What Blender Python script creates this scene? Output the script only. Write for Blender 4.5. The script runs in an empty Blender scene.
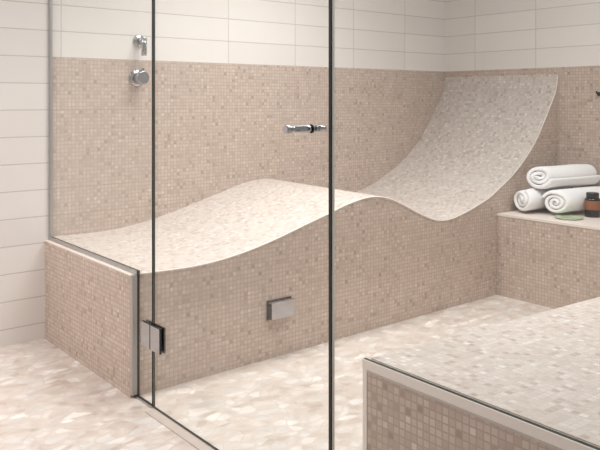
import bpy, bmesh, math, random
from mathutils import Vector, Matrix
random.seed(4)
C = bpy.context.scene
COL = C.collection

# ------------------------------------------------------------------ camera
cam = bpy.data.cameras.new('camera'); co = bpy.data.objects.new('camera', cam); COL.objects.link(co)
co.location = (-1.2511, -3.4046, 1.10)
co.rotation_euler = (math.pi/2, 0, -math.radians(38.935))
cam.sensor_width = 36; cam.lens = 740.33/600*36; cam.shift_y = (100.7-225)/600
cam.clip_start = .02
C.camera = co
# ------------------------------------------------------------------ light
w = bpy.data.worlds.new('world'); C.world = w; w.use_nodes = True
w.node_tree.nodes['Background'].inputs[0].default_value = (1.0, .995, .985, 1)
w.node_tree.nodes['Background'].inputs[1].default_value = .35
def area(name, loc, sx, sy, power, col, rot=(0, 0, 0), spread=180):
    l = bpy.data.lights.new(name, 'AREA'); l.shape = 'RECTANGLE'; l.size = sx; l.size_y = sy
    l.energy = power; l.color = col; l.spread = math.radians(spread)
    o = bpy.data.objects.new(name, l); COL.objects.link(o); o.location = loc; o.rotation_euler = rot
area('ceiling_light_lounger', (.85, -.80, 2.5), 1.1, .4, 15, (1, .99, .98), spread=112)
area('fill_light_shower', (1.3, -2.1, 2.5), 1.4, .8, 29, (1, .99, .98), spread=160)  # unseen fill light, added to brighten the front faces
area('ceiling_light_entry', (-1.5, -.55, 2.5), .7, .5, 31, (1, .965, .95), spread=132)
vs = C.view_settings; vs.view_transform = 'Standard'; vs.look = 'None'; vs.gamma = 1; vs.use_curve_mapping = False
vs.exposure = 0.12

# ------------------------------------------------------------------ materials
def srgb(r, g, b):
    f = lambda c: (c/255/12.92) if c/255 <= .04045 else ((c/255+.055)/1.055)**2.4
    return (f(r), f(g), f(b), 1)
def newmat(name):
    m = bpy.data.materials.new(name); m.use_nodes = True
    nt = m.node_tree; b = nt.nodes['Principled BSDF']
    return m, nt, b
def N(nt, t, **kw):
    n = nt.nodes.new(t)
    for k, v in kw.items(): setattr(n, k, v)
    return n
def math_(nt, op, a, b=None, clamp=False):
    n = N(nt, 'ShaderNodeMath', operation=op, use_clamp=clamp)
    for i, v in enumerate((a, b)):
        if v is None: continue
        if isinstance(v, (int, float)): n.inputs[i].default_value = v
        else: nt.links.new(v, n.inputs[i])
    return n.outputs[0]
def ramp(nt, fac, stops, interp='LINEAR'):
    n = N(nt, 'ShaderNodeValToRGB'); cr = n.color_ramp; cr.interpolation = interp
    while len(cr.elements) < len(stops): cr.elements.new(.5)
    for e, (p, c) in zip(cr.elements, stops): e.position = p; e.color = c
    nt.links.new(fac, n.inputs[0]); return n.outputs[0]
def mixc(nt, fac, a, b, mode='MIX'):
    n = N(nt, 'ShaderNodeMix', data_type='RGBA', blend_type=mode)
    for i, v in ((0, fac), (6, a), (7, b)):
        if isinstance(v, (int, float, tuple)): n.inputs[i].default_value = v
        else: nt.links.new(v, n.inputs[i])
    return n.outputs[2]

def plain(name, col, rough=.4, metal=0, bump=0, bscale=200, var=0):
    m, nt, b = newmat(name)
    b.inputs['Roughness'].default_value = rough; b.inputs['Metallic'].default_value = metal
    tc = N(nt, 'ShaderNodeTexCoord'); no = N(nt, 'ShaderNodeTexNoise'); no.inputs['Scale'].default_value = bscale
    nt.links.new(tc.outputs['Object'], no.inputs['Vector'])
    c2 = tuple(min(1, x*(1-var)) for x in col[:3])+(1,)
    nt.links.new(mixc(nt, no.outputs[0], col, c2), b.inputs['Base Color'])
    if bump:
        bm = N(nt, 'ShaderNodeBump'); bm.inputs['Strength'].default_value = bump; bm.inputs['Distance'].default_value = .003
        nt.links.new(no.outputs[0], bm.inputs['Height']); nt.links.new(bm.outputs[0], b.inputs['Normal'])
    return m

def grid_mat(name, pu, pv, gu, gv, stops, grout, rough, bump=.4, ou=0, ov=0, mottle=.0, dist=.0012, wob=0):
    """rectangular tiles pu x pv metres on the UV map (which is in metres)"""
    m, nt, b = newmat(name)
    uv = N(nt, 'ShaderNodeUVMap'); uv.uv_map = 'UVMap'
    src = uv.outputs[0]
    if wob:
        nw = N(nt, 'ShaderNodeTexNoise'); nw.inputs['Scale'].default_value = 45
        nt.links.new(src, nw.inputs['Vector'])
        s = N(nt, 'ShaderNodeVectorMath', operation='SUBTRACT'); nt.links.new(nw.outputs['Color'], s.inputs[0]); s.inputs[1].default_value = (.5, .5, .5)
        k = N(nt, 'ShaderNodeVectorMath', operation='SCALE'); nt.links.new(s.outputs[0], k.inputs[0]); k.inputs['Scale'].default_value = wob
        a = N(nt, 'ShaderNodeVectorMath', operation='ADD'); nt.links.new(src, a.inputs[0]); nt.links.new(k.outputs[0], a.inputs[1]); src = a.outputs[0]
    sx = N(nt, 'ShaderNodeSeparateXYZ'); nt.links.new(src, sx.inputs[0])
    u = math_(nt, 'DIVIDE', math_(nt, 'SUBTRACT', sx.outputs[0], ou), pu)
    v = math_(nt, 'DIVIDE', math_(nt, 'SUBTRACT', sx.outputs[1], ov), pv)
    cx = N(nt, 'ShaderNodeCombineXYZ')
    nt.links.new(math_(nt, 'FLOOR', u), cx.inputs[0]); nt.links.new(math_(nt, 'FLOOR', v), cx.inputs[1])
    wn = N(nt, 'ShaderNodeTexWhiteNoise', noise_dimensions='3D'); nt.links.new(cx.outputs[0], wn.inputs['Vector'])
    col = ramp(nt, wn.outputs['Value'], stops)
    if mottle:
        no = N(nt, 'ShaderNodeTexNoise'); no.inputs['Scale'].default_value = 9; no.inputs['Detail'].default_value = 4
        nt.links.new(uv.outputs[0], no.inputs['Vector'])
        f = ramp(nt, no.outputs[0], [(.3, (1-mottle,)*3+(1,)), (.7, (1+mottle*.3,)*3+(1,))])
        col = mixc(nt, 1.0, col, f, 'MULTIPLY')
    def edge(x, half):     # 1 inside the tile, 0 in the joint
        d = math_(nt, 'ABSOLUTE', math_(nt, 'SUBTRACT', math_(nt, 'FRACT', x), .5))
        return math_(nt, 'MULTIPLY', math_(nt, 'SUBTRACT', .5-half*.45, d), 1/(half*.55), clamp=True)
    e = math_(nt, 'MULTIPLY', edge(u, gu/pu), edge(v, gv/pv))
    nt.links.new(mixc(nt, e, grout, col), b.inputs['Base Color'])
    rr = math_(nt, 'SUBTRACT', .85, math_(nt, 'MULTIPLY', e, .85-rough))
    nt.links.new(rr, b.inputs['Roughness'])
    bm = N(nt, 'ShaderNodeBump'); bm.inputs['Strength'].default_value = bump; bm.inputs['Distance'].default_value = dist
    h = math_(nt, 'ADD', e, math_(nt, 'MULTIPLY', wn.outputs['Value'], .25))
    nt.links.new(h, bm.inputs['Height']); nt.links.new(bm.outputs[0], b.inputs['Normal'])
    return m

P = .0182
M_mosaic = grid_mat('tan_stone_mosaic', P, P, .0026, .0026,
    [(0, srgb(168, 147, 133)), (.08, srgb(190, 170, 156)), (.5, srgb(201, 182, 169)), (.95, srgb(207, 189, 177)), (1, srgb(217, 202, 192))],
    srgb(184, 164, 151), .38, bump=.25, mottle=.10, wob=.002)
M_pale_lit = grid_mat('pale_lit_shell_mosaic', P, P, .002, .002,
    [(0, srgb(182, 166, 156)), (.15, srgb(201, 187, 178)), (.5, srgb(209, 197, 189)), (.92, srgb(218, 207, 200)), (1, srgb(231, 222, 217))],
    srgb(200, 188, 180), .34, bump=.25, mottle=.05, wob=.003)  # shell chips, painted paler mostly for the overhead light on the tops
M_white = grid_mat('white_wall_tile', .468, .1227, .0032, .0032,
    [(0, srgb(232, 225, 220)), (1, srgb(237, 231, 226))], srgb(204, 195, 190), .3, bump=.3, ou=.059, ov=1.3027)
M_white_side = grid_mat('white_side_wall_tile', .468, .1227, .0032, .0032,
    [(0, srgb(232, 225, 220)), (1, srgb(237, 231, 226))], srgb(204, 195, 190), .3, bump=.3, ou=-.261, ov=1.3027)

def pebble(name):
    m, nt, b = newmat(name)
    uv = N(nt, 'ShaderNodeUVMap'); uv.uv_map = 'UVMap'
    nw = N(nt, 'ShaderNodeTexNoise'); nw.inputs['Scale'].default_value = 7; nw.inputs['Detail'].default_value = 2
    nt.links.new(uv.outputs[0], nw.inputs['Vector'])
    s = N(nt, 'ShaderNodeVectorMath', operation='SUBTRACT'); nt.links.new(nw.outputs['Color'], s.inputs[0]); s.inputs[1].default_value = (.5, .5, .5)
    k = N(nt, 'ShaderNodeVectorMath', operation='MULTIPLY'); nt.links.new(s.outputs[0], k.inputs[0]); k.inputs[1].default_value = (.14, .08, 0)
    a = N(nt, 'ShaderNodeVectorMath', operation='ADD'); nt.links.new(uv.outputs[0], a.inputs[0]); nt.links.new(k.outputs[0], a.inputs[1])
    mp = N(nt, 'ShaderNodeMapping'); mp.inputs['Scale'].default_value = (19, 27, 1); mp.inputs['Rotation'].default_value = (0, 0, .5)
    nt.links.new(a.outputs[0], mp.inputs[0])
    v = N(nt, 'ShaderNodeTexVoronoi', voronoi_dimensions='2D'); v.inputs['Scale'].default_value = 1; v.inputs['Randomness'].default_value = .9
    ve = N(nt, 'ShaderNodeTexVoronoi', voronoi_dimensions='2D', feature='DISTANCE_TO_EDGE'); ve.inputs['Scale'].default_value = 1; ve.inputs['Randomness'].default_value = .9
    nt.links.new(mp.outputs[0], v.inputs['Vector']); nt.links.new(mp.outputs[0], ve.inputs['Vector'])
    sp = N(nt, 'ShaderNodeSeparateColor'); nt.links.new(v.outputs['Color'], sp.inputs[0])
    col = ramp(nt, sp.outputs[0], [(0, srgb(180, 163, 150)), (.3, srgb(199, 184, 173)), (.55, srgb(211, 199, 190)), (.78, srgb(203, 198, 194)), (1, srgb(240, 232, 225))])
    n2 = N(nt, 'ShaderNodeTexNoise'); n2.inputs['Scale'].default_value = 15; n2.inputs['Detail'].default_value = 5
    nt.links.new(a.outputs[0], n2.inputs['Vector'])
    col = mixc(nt, .4, col, ramp(nt, n2.outputs[0], [(.3, srgb(172, 156, 145)), (.5, srgb(207, 196, 188)), (.7, srgb(242, 235, 229))]))
    # each flat stone is a rounded blob, joints filled with beige grout
    rnd_ = math_(nt, 'MULTIPLY', math_(nt, 'SUBTRACT', .62, v.outputs['Distance']), 7, clamp=True)
    e = math_(nt, 'MULTIPLY', math_(nt, 'MULTIPLY', ve.outputs['Distance'], 9, clamp=True), rnd_)
    col = mixc(nt, math_(nt, 'ADD', math_(nt, 'MULTIPLY', e, .7), .3), srgb(203, 190, 180), col)
    nt.links.new(col, b.inputs['Base Color'])
    b.inputs['Roughness'].default_value = .42
    bm = N(nt, 'ShaderNodeBump'); bm.inputs['Strength'].default_value = .35; bm.inputs['Distance'].default_value = .002
    nt.links.new(e, bm.inputs['Height']); nt.links.new(bm.outputs[0], b.inputs['Normal'])
    return m
M_floor = pebble('flat_pebble_stone')
M_chrome = plain('polished_chrome', (.46, .46, .48, 1), .14, 1, var=.08, bscale=30)
M_channel = plain('brushed_aluminium_channel', (.50, .49, .48, 1), .38, .8, var=.1)
M_alu = plain('satin_aluminium_strip', srgb(176, 170, 166), .4, .2, var=.06)
M_trim = plain('pale_tile_trim', srgb(238, 226, 217), .4, var=.06)
M_black = plain('black_rubber', (.012, .012, .013, 1), .45, var=.2)
M_glint = plain('glass_edge_glint', srgb(214, 214, 208), .3, var=.05)
M_thresh = plain('stone_threshold', srgb(200, 187, 177), .45, var=.15, bscale=25)
M_edge = plain('dark_green_glass_edge', (.012, .022, .020, 1), .15, var=.1)
M_towel = plain('white_terry_cloth', srgb(252, 250, 250), .95, bump=.9, bscale=260, var=.04)
M_jar = plain('dark_brown_glass', (.018, .010, .008, 1), .12, var=.1)
M_label = plain('brown_paper_label', srgb(156, 98, 66), .6, var=.35, bscale=60)
M_lidtop = plain('grey_jar_lid', srgb(40, 37, 36), .3, var=.1)
M_green = plain('pale_green_glass', srgb(200, 211, 178), .15, var=.12)

M_glass = bpy.data.materials.new('clear_glass'); M_glass.use_nodes = True
nt = M_glass.node_tree; nt.nodes.clear()
out = N(nt, 'ShaderNodeOutputMaterial'); mx = N(nt, 'ShaderNodeMixShader'); tr = N(nt, 'ShaderNodeBsdfTransparent'); gl = N(nt, 'ShaderNodeBsdfGlossy')
tr.inputs[0].default_value = (.972, .982, .974, 1); gl.inputs['Roughness'].default_value = 0; gl.inputs['Color'].default_value = (1, 1, 1, 1)
lw = N(nt, 'ShaderNodeLayerWeight'); lw.inputs[0].default_value = .5
f5 = math_(nt, 'ADD', math_(nt, 'MULTIPLY', math_(nt, 'POWER', lw.outputs['Facing'], 5), .9), .035)
nt.links.new(f5, mx.inputs[0]); nt.links.new(tr.outputs[0], mx.inputs[1]); nt.links.new(gl.outputs[0], mx.inputs[2]); nt.links.new(mx.outputs[0], out.inputs[0])

# ------------------------------------------------------------------ helpers
def link(name, me, mats, parent=None, smooth=False):
    o = bpy.data.objects.new(name, me); COL.objects.link(o)
    for m in (mats if isinstance(mats, (list, tuple)) else [mats]): me.materials.append(m)
    if parent: o.parent = parent; o.location = -Vector(parent.location)
    if smooth:
        for p in me.polygons: p.use_smooth = True
    return o
def mesh(bm, box_uv=True, bevel=0, seg=2):
    if bevel:
        bmesh.ops.bevel(bm, geom=bm.edges[:], offset=bevel, segments=seg, profile=.5, affect='EDGES')
    bm.normal_update()
    if box_uv:
        uv = bm.loops.layers.uv.get('UVMap') or bm.loops.layers.uv.new('UVMap')
        for f in bm.faces:
            n = f.normal; ax = max(range(3), key=lambda i: abs(n[i]))
            for l in f.loops:
                c = l.vert.co
                l[uv].uv = (c.y, c.z) if ax == 0 else ((c.x, c.z) if ax == 1 else (c.x, c.y))
    me = bpy.data.meshes.new('m'); bm.to_mesh(me); bm.free(); return me
def add_box(bm, a, b):
    r = bmesh.ops.create_cube(bm, size=1)
    for v in r['verts']:
        v.co = Vector([a[i]+(b[i]-a[i])*(v.co[i]+.5) for i in range(3)])
    return r['verts']
def box(name, a, b, mat, parent=None, bevel=0):
    bm = bmesh.new(); add_box(bm, a, b); return link(name, mesh(bm, bevel=bevel), mat, parent)
def lathe(name, prof, mat, loc, axis, parent=None, seg=40, faces=None):
    """prof: (radius, along) pairs turned about `axis` from loc"""
    bm = bmesh.new(); q = Vector((0, 0, 1)).rotation_difference(Vector(axis).normalized()); L = Vector(loc); rings = []
    for r, h in prof:
        rings.append([bm.verts.new(L + q @ Vector((r*math.cos(2*math.pi*i/seg), r*math.sin(2*math.pi*i/seg), h))) for i in range(seg)])
    for a, b in zip(rings, rings[1:]):
        for i in range(seg): bm.faces.new((a[i], a[(i+1) % seg], b[(i+1) % seg], b[i]))
    bm.faces.new(rings[0][::-1]); bm.faces.new(rings[-1])
    bmesh.ops.recalc_face_normals(bm, faces=bm.faces[:])
    o = link(name, mesh(bm), mat, parent)
    for p in o.data.polygons: p.use_smooth = len(p.vertices) == 4
    return o
def tube(name, pts, r, mat, parent=None, seg=16):
    cu = bpy.data.curves.new('c', 'CURVE'); cu.dimensions = '3D'; cu.bevel_depth = r; cu.bevel_resolution = seg//4; cu.use_fill_caps = True
    s = cu.splines.new('POLY'); s.points.add(len(pts)-1)
    for p, c in zip(s.points, pts): p.co = (*c, 1)
    t = bpy.data.objects.new('t', cu); COL.objects.link(t)
    dg = bpy.context.evaluated_depsgraph_get(); me = bpy.data.meshes.new_from_object(t.evaluated_get(dg))
    bpy.data.objects.remove(t); me.materials.clear()
    return link(name, me, mat, parent, smooth=True)
def thing(name, loc, label, cat, group=None):
    o = bpy.data.objects.new(name, None); COL.objects.link(o); o.location = loc; o.empty_display_size = .1
    o['label'] = label; o['category'] = cat
    if group: o['group'] = group
    return o
def struct(o): o['kind'] = 'structure'; return o

# ------------------------------------------------------------------ dimensions (metres)
RX = 2.8066; SX = 2.1986; FY = -.879; BY = -2.1154; ZL = .474; ZM = 1.3027; ZS = .472; ZB = .475; ZB2 = .4175
FRONT = -4.3; LEFT = -3.2; TOP = 2.6

# ------------------------------------------------------------------ room shell
bm = bmesh.new(); uvl = bm.loops.layers.uv.new('UVMap')
xs = [(LEFT, 0), (0, 0), (SX, .018), (RX, .018)]
top = [[bm.verts.new((x, y, z)) for x, z in xs] for y in (FRONT, 0)]
bot = [[bm.verts.new((x, y, -.1)) for x, z in xs] for y in (FRONT, 0)]
for i in range(3):
    bm.faces.new((top[0][i], top[0][i+1], top[1][i+1], top[1][i])); bm.faces.new((bot[0][i+1], bot[0][i], bot[1][i], bot[1][i+1]))
for r in (0, 1):
    for i in range(3): bm.faces.new((top[r][i], bot[r][i], bot[r][i+1], top[r][i+1]))
bm.faces.new((top[0][0], top[1][0], bot[1][0], bot[0][0])); bm.faces.new((top[0][3], bot[0][3], bot[1][3], top[1][3]))
bmesh.ops.recalc_face_normals(bm, faces=bm.faces[:])
struct(link('floor', mesh(bm), M_floor))

def wall(name, panels, mats):
    bm = bmesh.new(); mi = []
    for a, b, m in panels:
        vs_ = add_box(bm, a, b)
        for f in {f for v in vs_ for f in v.link_faces}: f.material_index = m
    return struct(link(name, mesh(bm), mats))
wall('wall_back', [((LEFT, 0, -.1), (.006, .12, ZM), 0), ((LEFT, 0, ZM), (RX+.12, .12, TOP), 0), ((.006, 0, -.1), (RX+.12, .12, ZM), 1)], [M_white, M_mosaic])
wall('wall_right', [((RX, FRONT, -.1), (RX+.12, 0, ZM), 1), ((RX, FRONT, ZM), (RX+.12, 0, TOP), 0)], [M_white_side, M_mosaic])
# flush stone strip under the door
bm = bmesh.new(); add_box(bm, (-.034, BY+.02, -.01), (.004, -1.03, .0035)); add_box(bm, (.006, BY+.02, -.01), (.012, -1.03, .0030))
struct(link('trim_1', mesh(bm), M_thresh))

# ------------------------------------------------------------------ lounger
KEY = [(0, .460), (.02, .459), (.15, .452), (.28, .452), (.41, .463), (.55, .487), (.69, .521), (.82, .557), (.95, .592), (1.05, .620), (1.15, .641), (1.24, .648),
       (1.33, .634), (1.42, .601), (1.52, .553), (1.63, .502), (1.735, .476), (1.85, .485), (1.99, .522), (2.12, .565), (2.22, .604), (2.36, .690),
       (2.47, .765), (2.57, .862), (2.65, .965), (2.72, 1.065), (2.775, 1.15), (2.798, 1.21), (2.8062, 1.262)]
def catmull(K, n):
    out = []
    for i in range(len(K)-1):
        p0 = K[max(i-1, 0)]; p1 = K[i]; p2 = K[i+1]; p3 = K[min(i+2, len(K)-1)]
        for j in range(n):
            t = j/n
            out.append(tuple(.5*((2*p1[k])+(-p0[k]+p2[k])*t+(2*p0[k]-5*p1[k]+4*p2[k]-p3[k])*t*t+(-p0[k]+3*p1[k]-3*p2[k]+p3[k])*t**3) for k in (0, 1)))
    return out+[K[-1]]
def smooth_(K, it):
    K = [list(k) for k in K]
    for _ in range(it):
        Z = [k[1] for k in K]
        for i in range(1, len(K)-1): K[i][1] = Z[i]*.5+(Z[i-1]+Z[i+1])*.25
    return K
prof = smooth_(catmull(KEY, 5), 14)
TH = .012
def off(i, d):
    a = prof[max(i-1, 0)]; b = prof[min(i+1, len(prof)-1)]; t = Vector((b[0]-a[0], b[1]-a[1])).normalized()
    x = min(prof[i][0]+t.y*d, RX-.0004); return (x, prof[i][1]-t.x*d)
def rise(x): return .012*min(1, max(0, (2.6-x)/.6))
T = thing('tiled_lounger', (RX/2, FY/2, 0), 'long wave-shaped built-in lounger clad in beige mosaic along the back wall', 'lounger')
bm = bmesh.new()
A = [off(i, TH) for i in range(len(prof))]
f0 = [bm.verts.new((x, FY, z)) for x, z in A]; g0 = [bm.verts.new((x, FY, 0)) for x, z in A]
f1 = [bm.verts.new((x, -.0005, z+rise(x))) for x, z in A]; g1 = [bm.verts.new((x, -.0005, 0)) for x, z in A]
n = len(A)
for i in range(n-1):
    bm.faces.new((g0[i], g0[i+1], f0[i+1], f0[i])); bm.faces.new((g1[i+1], g1[i], f1[i], f1[i+1]))
    bm.faces.new((f0[i], f0[i+1], f1[i+1], f1[i])); bm.faces.new((g0[i+1], g0[i], g1[i], g1[i+1]))
bm.faces.new((g0[0], f0[0], f1[0], g1[0])); bm.faces.new((g0[-1], g1[-1], f1[-1], f0[-1]))
bmesh.ops.recalc_face_normals(bm, faces=bm.faces[:])
link('base', mesh(bm), M_mosaic, T)
# seat surface: slab following the wave, mapped by arc length
bm = bmesh.new(); uvl = bm.loops.layers.uv.new('UVMap'); s = 0; S = []
for i in range(n):
    if i: s += math.hypot(prof[i][0]-prof[i-1][0], prof[i][1]-prof[i-1][1])
    S.append(s)
X0 = .014
pr = [(max(x, X0), z) for x, z in prof]
oy = FY-.002
rows = []
for i in range(n):
    b = off(i, TH); b = (max(b[0], X0), b[1])
    rows.append([bm.verts.new((pr[i][0], oy, pr[i][1])), bm.verts.new((pr[i][0], -.0005, pr[i][1]+rise(b[0]))), bm.verts.new((b[0], -.0005, b[1]+rise(b[0]))), bm.verts.new((b[0], oy, b[1]))])
i0 = max(i for i in range(n) if prof[i][0] <= X0)
for i in range(i0, n-1):
    a, b = rows[i], rows[i+1]
    for k in range(4):
        f = bm.faces.new((a[k], a[(k+1) % 4], b[(k+1) % 4], b[k]))
        for l in f.loops:
            j = i if l.vert in a else i+1
            l[uvl].uv = (S[j], l.vert.co.y if k in (0, 2) else l.vert.co.z)
bm.faces.new(rows[i0]); bm.faces.new(rows[-1][::-1])
bmesh.ops.recalc_face_normals(bm, faces=bm.faces[:])
bm.faces.ensure_lookup_table()
link('seat_surface', mesh(bm, box_uv=False), M_pale_lit, T)
tube('edge_trim', [(x, FY-.003, z-.002) for x, z in [off(i, .001) for i in range(i0, n-1)]], .0032, M_trim, T)['label'] = 'thin pale trim along the curved front edge'
# the strip of foot end under the channel
box('end_wall', (-.017, FY, 0), (.0135, 0, ZL-.024), M_mosaic, T)
box('end_ledge', (-.0175, FY-.0005, ZL-.024), (.0135, 0, ZL-.0185), M_trim, T)['label'] = 'pale ledge strip below the glass channel'

# ------------------------------------------------------------------ shelf on the right
T = thing('tiled_shelf', ((SX+RX)/2, -2.4, 0), 'low mosaic ledge along the right wall carrying the white towels', 'ledge')
box('base', (SX, -3.9, 0), (RX, FY-.0005, ZS-.012), M_mosaic, T)
box('shelf_top', (SX-.002, -3.9, ZS-.012), (RX, FY-.003, ZS), M_trim, T)
# ------------------------------------------------------------------ foreground bench
T = thing('tiled_bench', (1.1, -3, 0), 'beige mosaic bench in the right foreground with tiled top, its pale tone mostly painted light', 'bench')
def slab(name, x0, x1, y0, y1, lo, hi, mat, bev=0):
    bm = bmesh.new(); v = add_box(bm, (x0, y0, 0), (x1, y1, 1))
    for q in v:
        dz = (ZB2-ZB)*q.co.x/SX
        q.co.z = (hi+dz) if q.co.z > .5 else (lo+dz if lo > .01 else 0.0)
    return link(name, mesh(bm), mat, T)
slab('base', 0, SX-.0005, -3.9, BY, 0, ZB-.018, M_mosaic)
slab('bench_top', .014, SX-.003, -3.9, BY+.002, ZB-.018, ZB, M_pale_lit)
bm = bmesh.new(); add_box(bm, (-.0025, -3.9, ZB-.031), (.004, BY+.001, ZB-.0255)); 
link('edge_trim', mesh(bm), M_thresh, T)['label'] = 'thin tan trim line below the glass channel'

# ------------------------------------------------------------------ glass
def pane(name, outline, x0, x1, parent, bare=()):
    bm = bmesh.new()
    a = [bm.verts.new((x0, y, z)) for y, z in outline]; b = [bm.verts.new((x1, y, z)) for y, z in outline]
    fs = [bm.faces.new(a), bm.faces.new(b[::-1])]
    k = len(a)
    for i in range(k):
        f = bm.faces.new((a[i], b[i], b[(i+1) % k], a[(i+1) % k])); f.material_index = 0 if i in bare else 1
    bmesh.ops.recalc_face_normals(bm, faces=bm.faces[:])
    return link(name, mesh(bm), [M_glass, M_edge], parent)
G0, G1 = .0015, .0115; GT = 2.4
T = thing('fixed_glass_panel', (.006, -.5, ZL), 'fixed clear glass panel standing on the foot end of the lounger, left of the door', 'glass panel')
CH = .016
pane('glass', [(-.012, ZL-.003), (-.012, GT), (-1.0110, GT), (-1.0110, .006), (FY-.0165, .006), (FY-.0165, ZL-.003)], G0, G1, T)
box('wall_channel', (-.0005, -.014, ZL-.0185), (.0135, -.0002, GT), M_channel, T, .0008)
box('top_channel', (-.0015, FY-.0165, ZL-.018), (.0145, -.0142, ZL-.0032), M_channel, T, .0008)
box('side_channel', (-.0172, FY-.016, .0125), (.0135, FY-.0008, ZL-.0185), M_alu, T, .0008)
box('floor_channel', (-.0015, -1.0110, .0005), (.0145, FY-.003, .0060), M_channel, T, .0008)

T = thing('glass_door', (.006, -1.03, .01), 'frameless clear glass shower door with chrome hinge and knob', 'shower door')
pane('glass', [(-1.0165, .005), (-1.0165, GT), (-1.9710, GT), (-1.9710, .005)], G0, G1, T)
def hinge(z0, z1):
    bm = bmesh.new()
    for y0, y1 in ((-.948, -1.0105), (-1.017, -1.082)):
        add_box(bm, (-.0085, y1, z0), (-.0064, y0, z1)); add_box(bm, (G1+.0055, y1+.002, z0+.002), (G1+.0075, y0-.002, z1-.002))
    h = link('hinge', mesh(bm, bevel=.0005), M_chrome, T); h['label'] = 'square chrome hinge plates'
    bm = bmesh.new()
    for y0, y1 in ((-.9475, -1.0113), (-1.0157, -1.0828)):
        add_box(bm, (-.0064, y1, z0-.0005), (G0-.0002, y0, z1+.0008)); add_box(bm, (G1+.0002, y1, z0-.0005), (G1+.0055, y0, z1+.0008))  # rubber made thick so its black rim paints the dark reflection in the chrome
    g = link('gasket', mesh(bm), M_black); g.parent = h; g['label'] = 'black rubber gasket behind the plates'
    bm = bmesh.new(); add_box(bm, (-.0062, -1.0158, z0+.028), (-.0001, -1.0112, z1-.028))
    k = link('pivot', mesh(bm), M_black); k.parent = h
hinge(.212, .300)
hinge(2.10, 2.19)
box('dark_edge_strip', (.0015, -1.980, .006), (.0108, -1.9712, GT), M_black, T)  # added black strip, stands in for the dark look of the door's glass edge
kp = (G0, -1.903, 1.026)
kn = lathe('knob', [(.0100, .004), (.0100, .014), (.0092, .016), (.0085, .058), (.0068, .060), (.0068, .066), (.0105, .069), (.0112, .073), (.0112, .086), (.0100, .089)], M_chrome, (G0, kp[1], kp[2]), (-1, 0, 0), T)
kn['label'] = 'chrome knob outside the glass'
kn = lathe('knob', [(.0085, .0005), (.0085, .032), (.0075, .035)], M_chrome, (G1, kp[1], kp[2]), (1, 0, 0), T)
kn['label'] = 'chrome knob inside the glass'
wv = lathe('washer', [(.0120, 0), (.0120, .0030), (.011, .004)], M_black, (G0-.0001, kp[1], kp[2]), (-1, 0, 0), T); wv['label'] = 'black washer'

T = thing('fixed_glass_panel', (.006, -2.9, ZB), 'fixed clear glass panel rising from the floor and over the foreground bench', 'glass panel')
pane('glass', [(-1.9845, .006), (-1.9845, GT), (-3.9, GT), (-3.9, ZB-.003), (BY+.0165, ZB-.003), (BY+.0165, .006)], G0, G1, T, bare=(0,))
box('edge_glint', (.0052, -1.984, .012), (.0105, -1.9802, GT), M_glint, T)  # added pale strip, painted highlight of the panel's polished edge
box('top_channel', (-.0015, -3.9, ZB-.0255), (.0135, BY+.0165, ZB-.0032), M_trim, T)
box('side_channel', (-.0005, BY+.0022, .0125), (.0135, BY+.016, ZB-.0257), M_trim, T)
box('floor_channel', (-.0015, BY+.0022, .0042), (.0135, -1.9850, .0060), M_channel, T)

# ------------------------------------------------------------------ fittings
T = thing('shower_outlet', (.459, 0, 1.40), 'upper chrome wall outlet with a short lever hanging down, above the valve', 'shower fitting')
lathe('rosette', [(.030, .0), (.030, .010), (.027, .014), (.014, .016)], M_chrome, (.455, -.0005, 1.40), (0, -1, 0), T)
lathe('spindle', [(.013, 0), (.013, .040)], M_chrome, (.455, -.014, 1.40), (0, -1, 0), T)
lathe('handle', [(.0115, 0), (.0135, .002), (.0135, .088), (.0115, .090)], M_chrome, (.455, -.062, 1.413), (0, 0, -1), T)
T = thing('shower_valve', (.44, 0, 1.214), 'lower round chrome shower valve with a stout cylindrical knob', 'shower valve')
lathe('rosette', [(.043, 0), (.043, .008), (.039, .012), (.02, .014)], M_chrome, (.446, -.0005, 1.214), (0, -1, 0), T)
lathe('collar', [(.027, .0), (.027, .022)], M_black, (.446, -.0138, 1.214), (0, -1, 0), T)
lathe('knob', [(.030, 0), (.033, .003), (.033, .036), (.030, .040)], M_chrome, (.446, -.036, 1.214), (0, -1, 0), T)
box('lever', (.440, -.072, 1.236), (.452, -.058, 1.262), M_chrome, T, .002)

T = thing('steam_outlet', (.69, FY, .177), 'rectangular chrome steam outlet box on the front of the lounger', 'steam outlet')
bm = bmesh.new(); add_box(bm, (.612, FY-.032, .176), (.735, FY-.0005, .248)); link('cover', mesh(bm, bevel=.0015), M_chrome, T)
box('outlet_slot', (.6105, FY-.028, .178), (.6125, FY-.0025, .243), M_black, T)
box('back_plate', (.607, FY-.003, .170), (.739, FY-.0003, .252), M_black, T)['label'] = 'dark gasket plate'

T = thing('wall_hook', (RX, -1.15, 1.139), 'small dark hook on the right wall at the photo edge', 'hook')
lathe('rosette', [(.012, 0), (.012, .004), (.009, .006)], M_black, (RX, -1.15, 1.139), (-1, 0, 0), T)
tube('peg', [(RX-.005, -1.15, 1.139), (RX-.022, -1.15, 1.139), (RX-.028, -1.15, 1.146), (RX-.028, -1.15, 1.156)], .0045, M_black, T)

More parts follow.
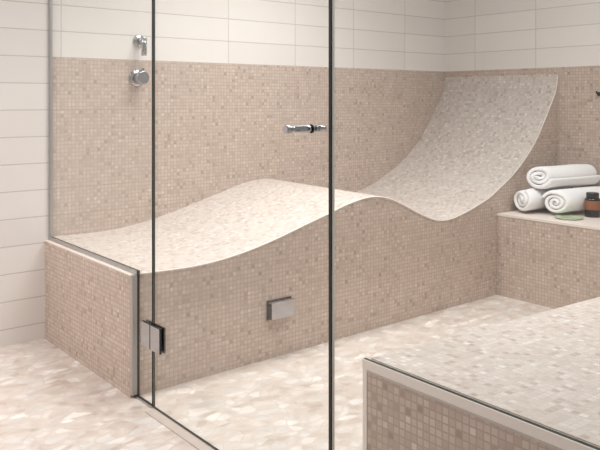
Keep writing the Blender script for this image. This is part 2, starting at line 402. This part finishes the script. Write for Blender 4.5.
# ------------------------------------------------------------------ rolled towels
def towel(label, end, ang, length, ry, rz, turns, phase, seed, tail):
    """spiral roll: axis along +X turned by ang towards +Y; `end` = centre of its near end"""
    rnd = random.Random(seed)
    bm = bmesh.new(); K = int(turns*36); Lx = 26
    th = 1/(turns+.35)
    ph = [rnd.uniform(0, 6.28) for _ in range(8)]
    def pt(k, u, side):
        a = 2*math.pi*k/36
        r = (k/36+.32)/(turns+.35)
        if side: r -= th*.80*(1 if k > 10 else k/10)
        r = max(r, .03)
        # gentle lumps along the roll, a rounded lip at both ends
        lip = 1-.10*math.exp(-((u*length)/.012)**2)-.10*math.exp(-(((1-u)*length)/.012)**2)
        lump = 1+.022*math.sin(3*a+ph[0]+5*u)+.018*math.sin(2*a+ph[1]-7*u)+.02*math.sin(9*u+ph[2])
        dx = .012*math.sin(a*1.0+ph[3])*(1-u)+.010*math.sin(a*.37*turns+ph[4]) * (1-2*u)
        return Vector((u*length+dx-.02*(1-r)*0, r*ry*lip*lump*math.cos(-a+phase), r*rz*lip*lump*math.sin(-a+phase)))
    G = {}
    us = [0, .012, .03, .06]+[.06+.88*i/Lx for i in range(1, Lx)]+[.94, .97, .988, 1]
    for k in range(K+1):
        for s_ in (0, 1):
            for j, u in enumerate(us): G[k, s_, j] = bm.verts.new(pt(k, u, s_))
    J = len(us)
    for k in range(K):
        for j in range(J-1):
            bm.faces.new((G[k, 0, j], G[k, 0, j+1], G[k+1, 0, j+1], G[k+1, 0, j]))
            bm.faces.new((G[k, 1, j+1], G[k, 1, j], G[k+1, 1, j], G[k+1, 1, j+1]))
        bm.faces.new((G[k+1, 0, 0], G[k+1, 1, 0], G[k, 1, 0], G[k, 0, 0])); bm.faces.new((G[k, 0, J-1], G[k, 1, J-1], G[k+1, 1, J-1], G[k+1, 0, J-1]))
    for k in (0, K):
        for j in range(J-1): bm.faces.new((G[k, 0, j], G[k, 1, j], G[k, 1, j+1], G[k, 0, j+1]))
    bmesh.ops.recalc_face_normals(bm, faces=bm.faces[:])
    o = link('rolled_towel', mesh(bm, box_uv=False), M_towel, None, smooth=True)
    o.location = end; o.rotation_euler = (0, 0, ang)
    o['label'] = label; o['category'] = 'towel'; o['group'] = 'rolled white towels on the ledge'
    md = o.modifiers.new('s', 'SUBSURF'); md.levels = 1; md.render_levels = 1
    return o
towel('rolled white towel lying on top of the other two', (2.35, -1.045, ZS+.207), -.16, .43, .095, .074, 2.6, .6, 3, 1)
towel('lower left rolled white towel, nearest the lounger', (2.295, -.972, ZS+.075), .0, .44, .090, .074, 3.0, 1.9, 5, 1)
towel('lower right rolled white towel, behind the green dish and jar', (2.35, -1.146, ZS+.073), -.12, .43, .087, .073, 3.1, .9, 8, 1)

# ------------------------------------------------------------------ jar and dish
T = thing('cosmetic_jar', (2.50, -1.282, ZS), 'dark brown glass jar with black lid and brown label beside the towels', 'jar')
jp = (2.50, -1.282)
lathe('body', [(.036, 0), (.040, .004), (.041, .010), (.041, .092), (.038, .100), (.030, .104)], M_jar, (*jp, ZS+.0003), (0, 0, 1), T)
lathe('label_band', [(.0413, .040), (.0416, .041), (.0416, .088), (.0413, .089)], M_label, (*jp, ZS), (0, 0, 1), T)['label'] = 'brown paper label'
lathe('lid', [(.031, .1045), (.033, .106), (.033, .128), (.030, .131)], M_lidtop, (*jp, ZS), (0, 0, 1), T)['label'] = 'dark lid'
o = lathe('soap_dish', [(.050, 0), (.066, .002), (.074, .007), (.072, .009), (.062, .005), (.03, .0035), (.002, .0035)], M_green, (2.345, -1.235, ZS+.0003), (0, 0, 1))
o['label'] = 'shallow pale green round dish at the ledge edge'; o['category'] = 'dish'
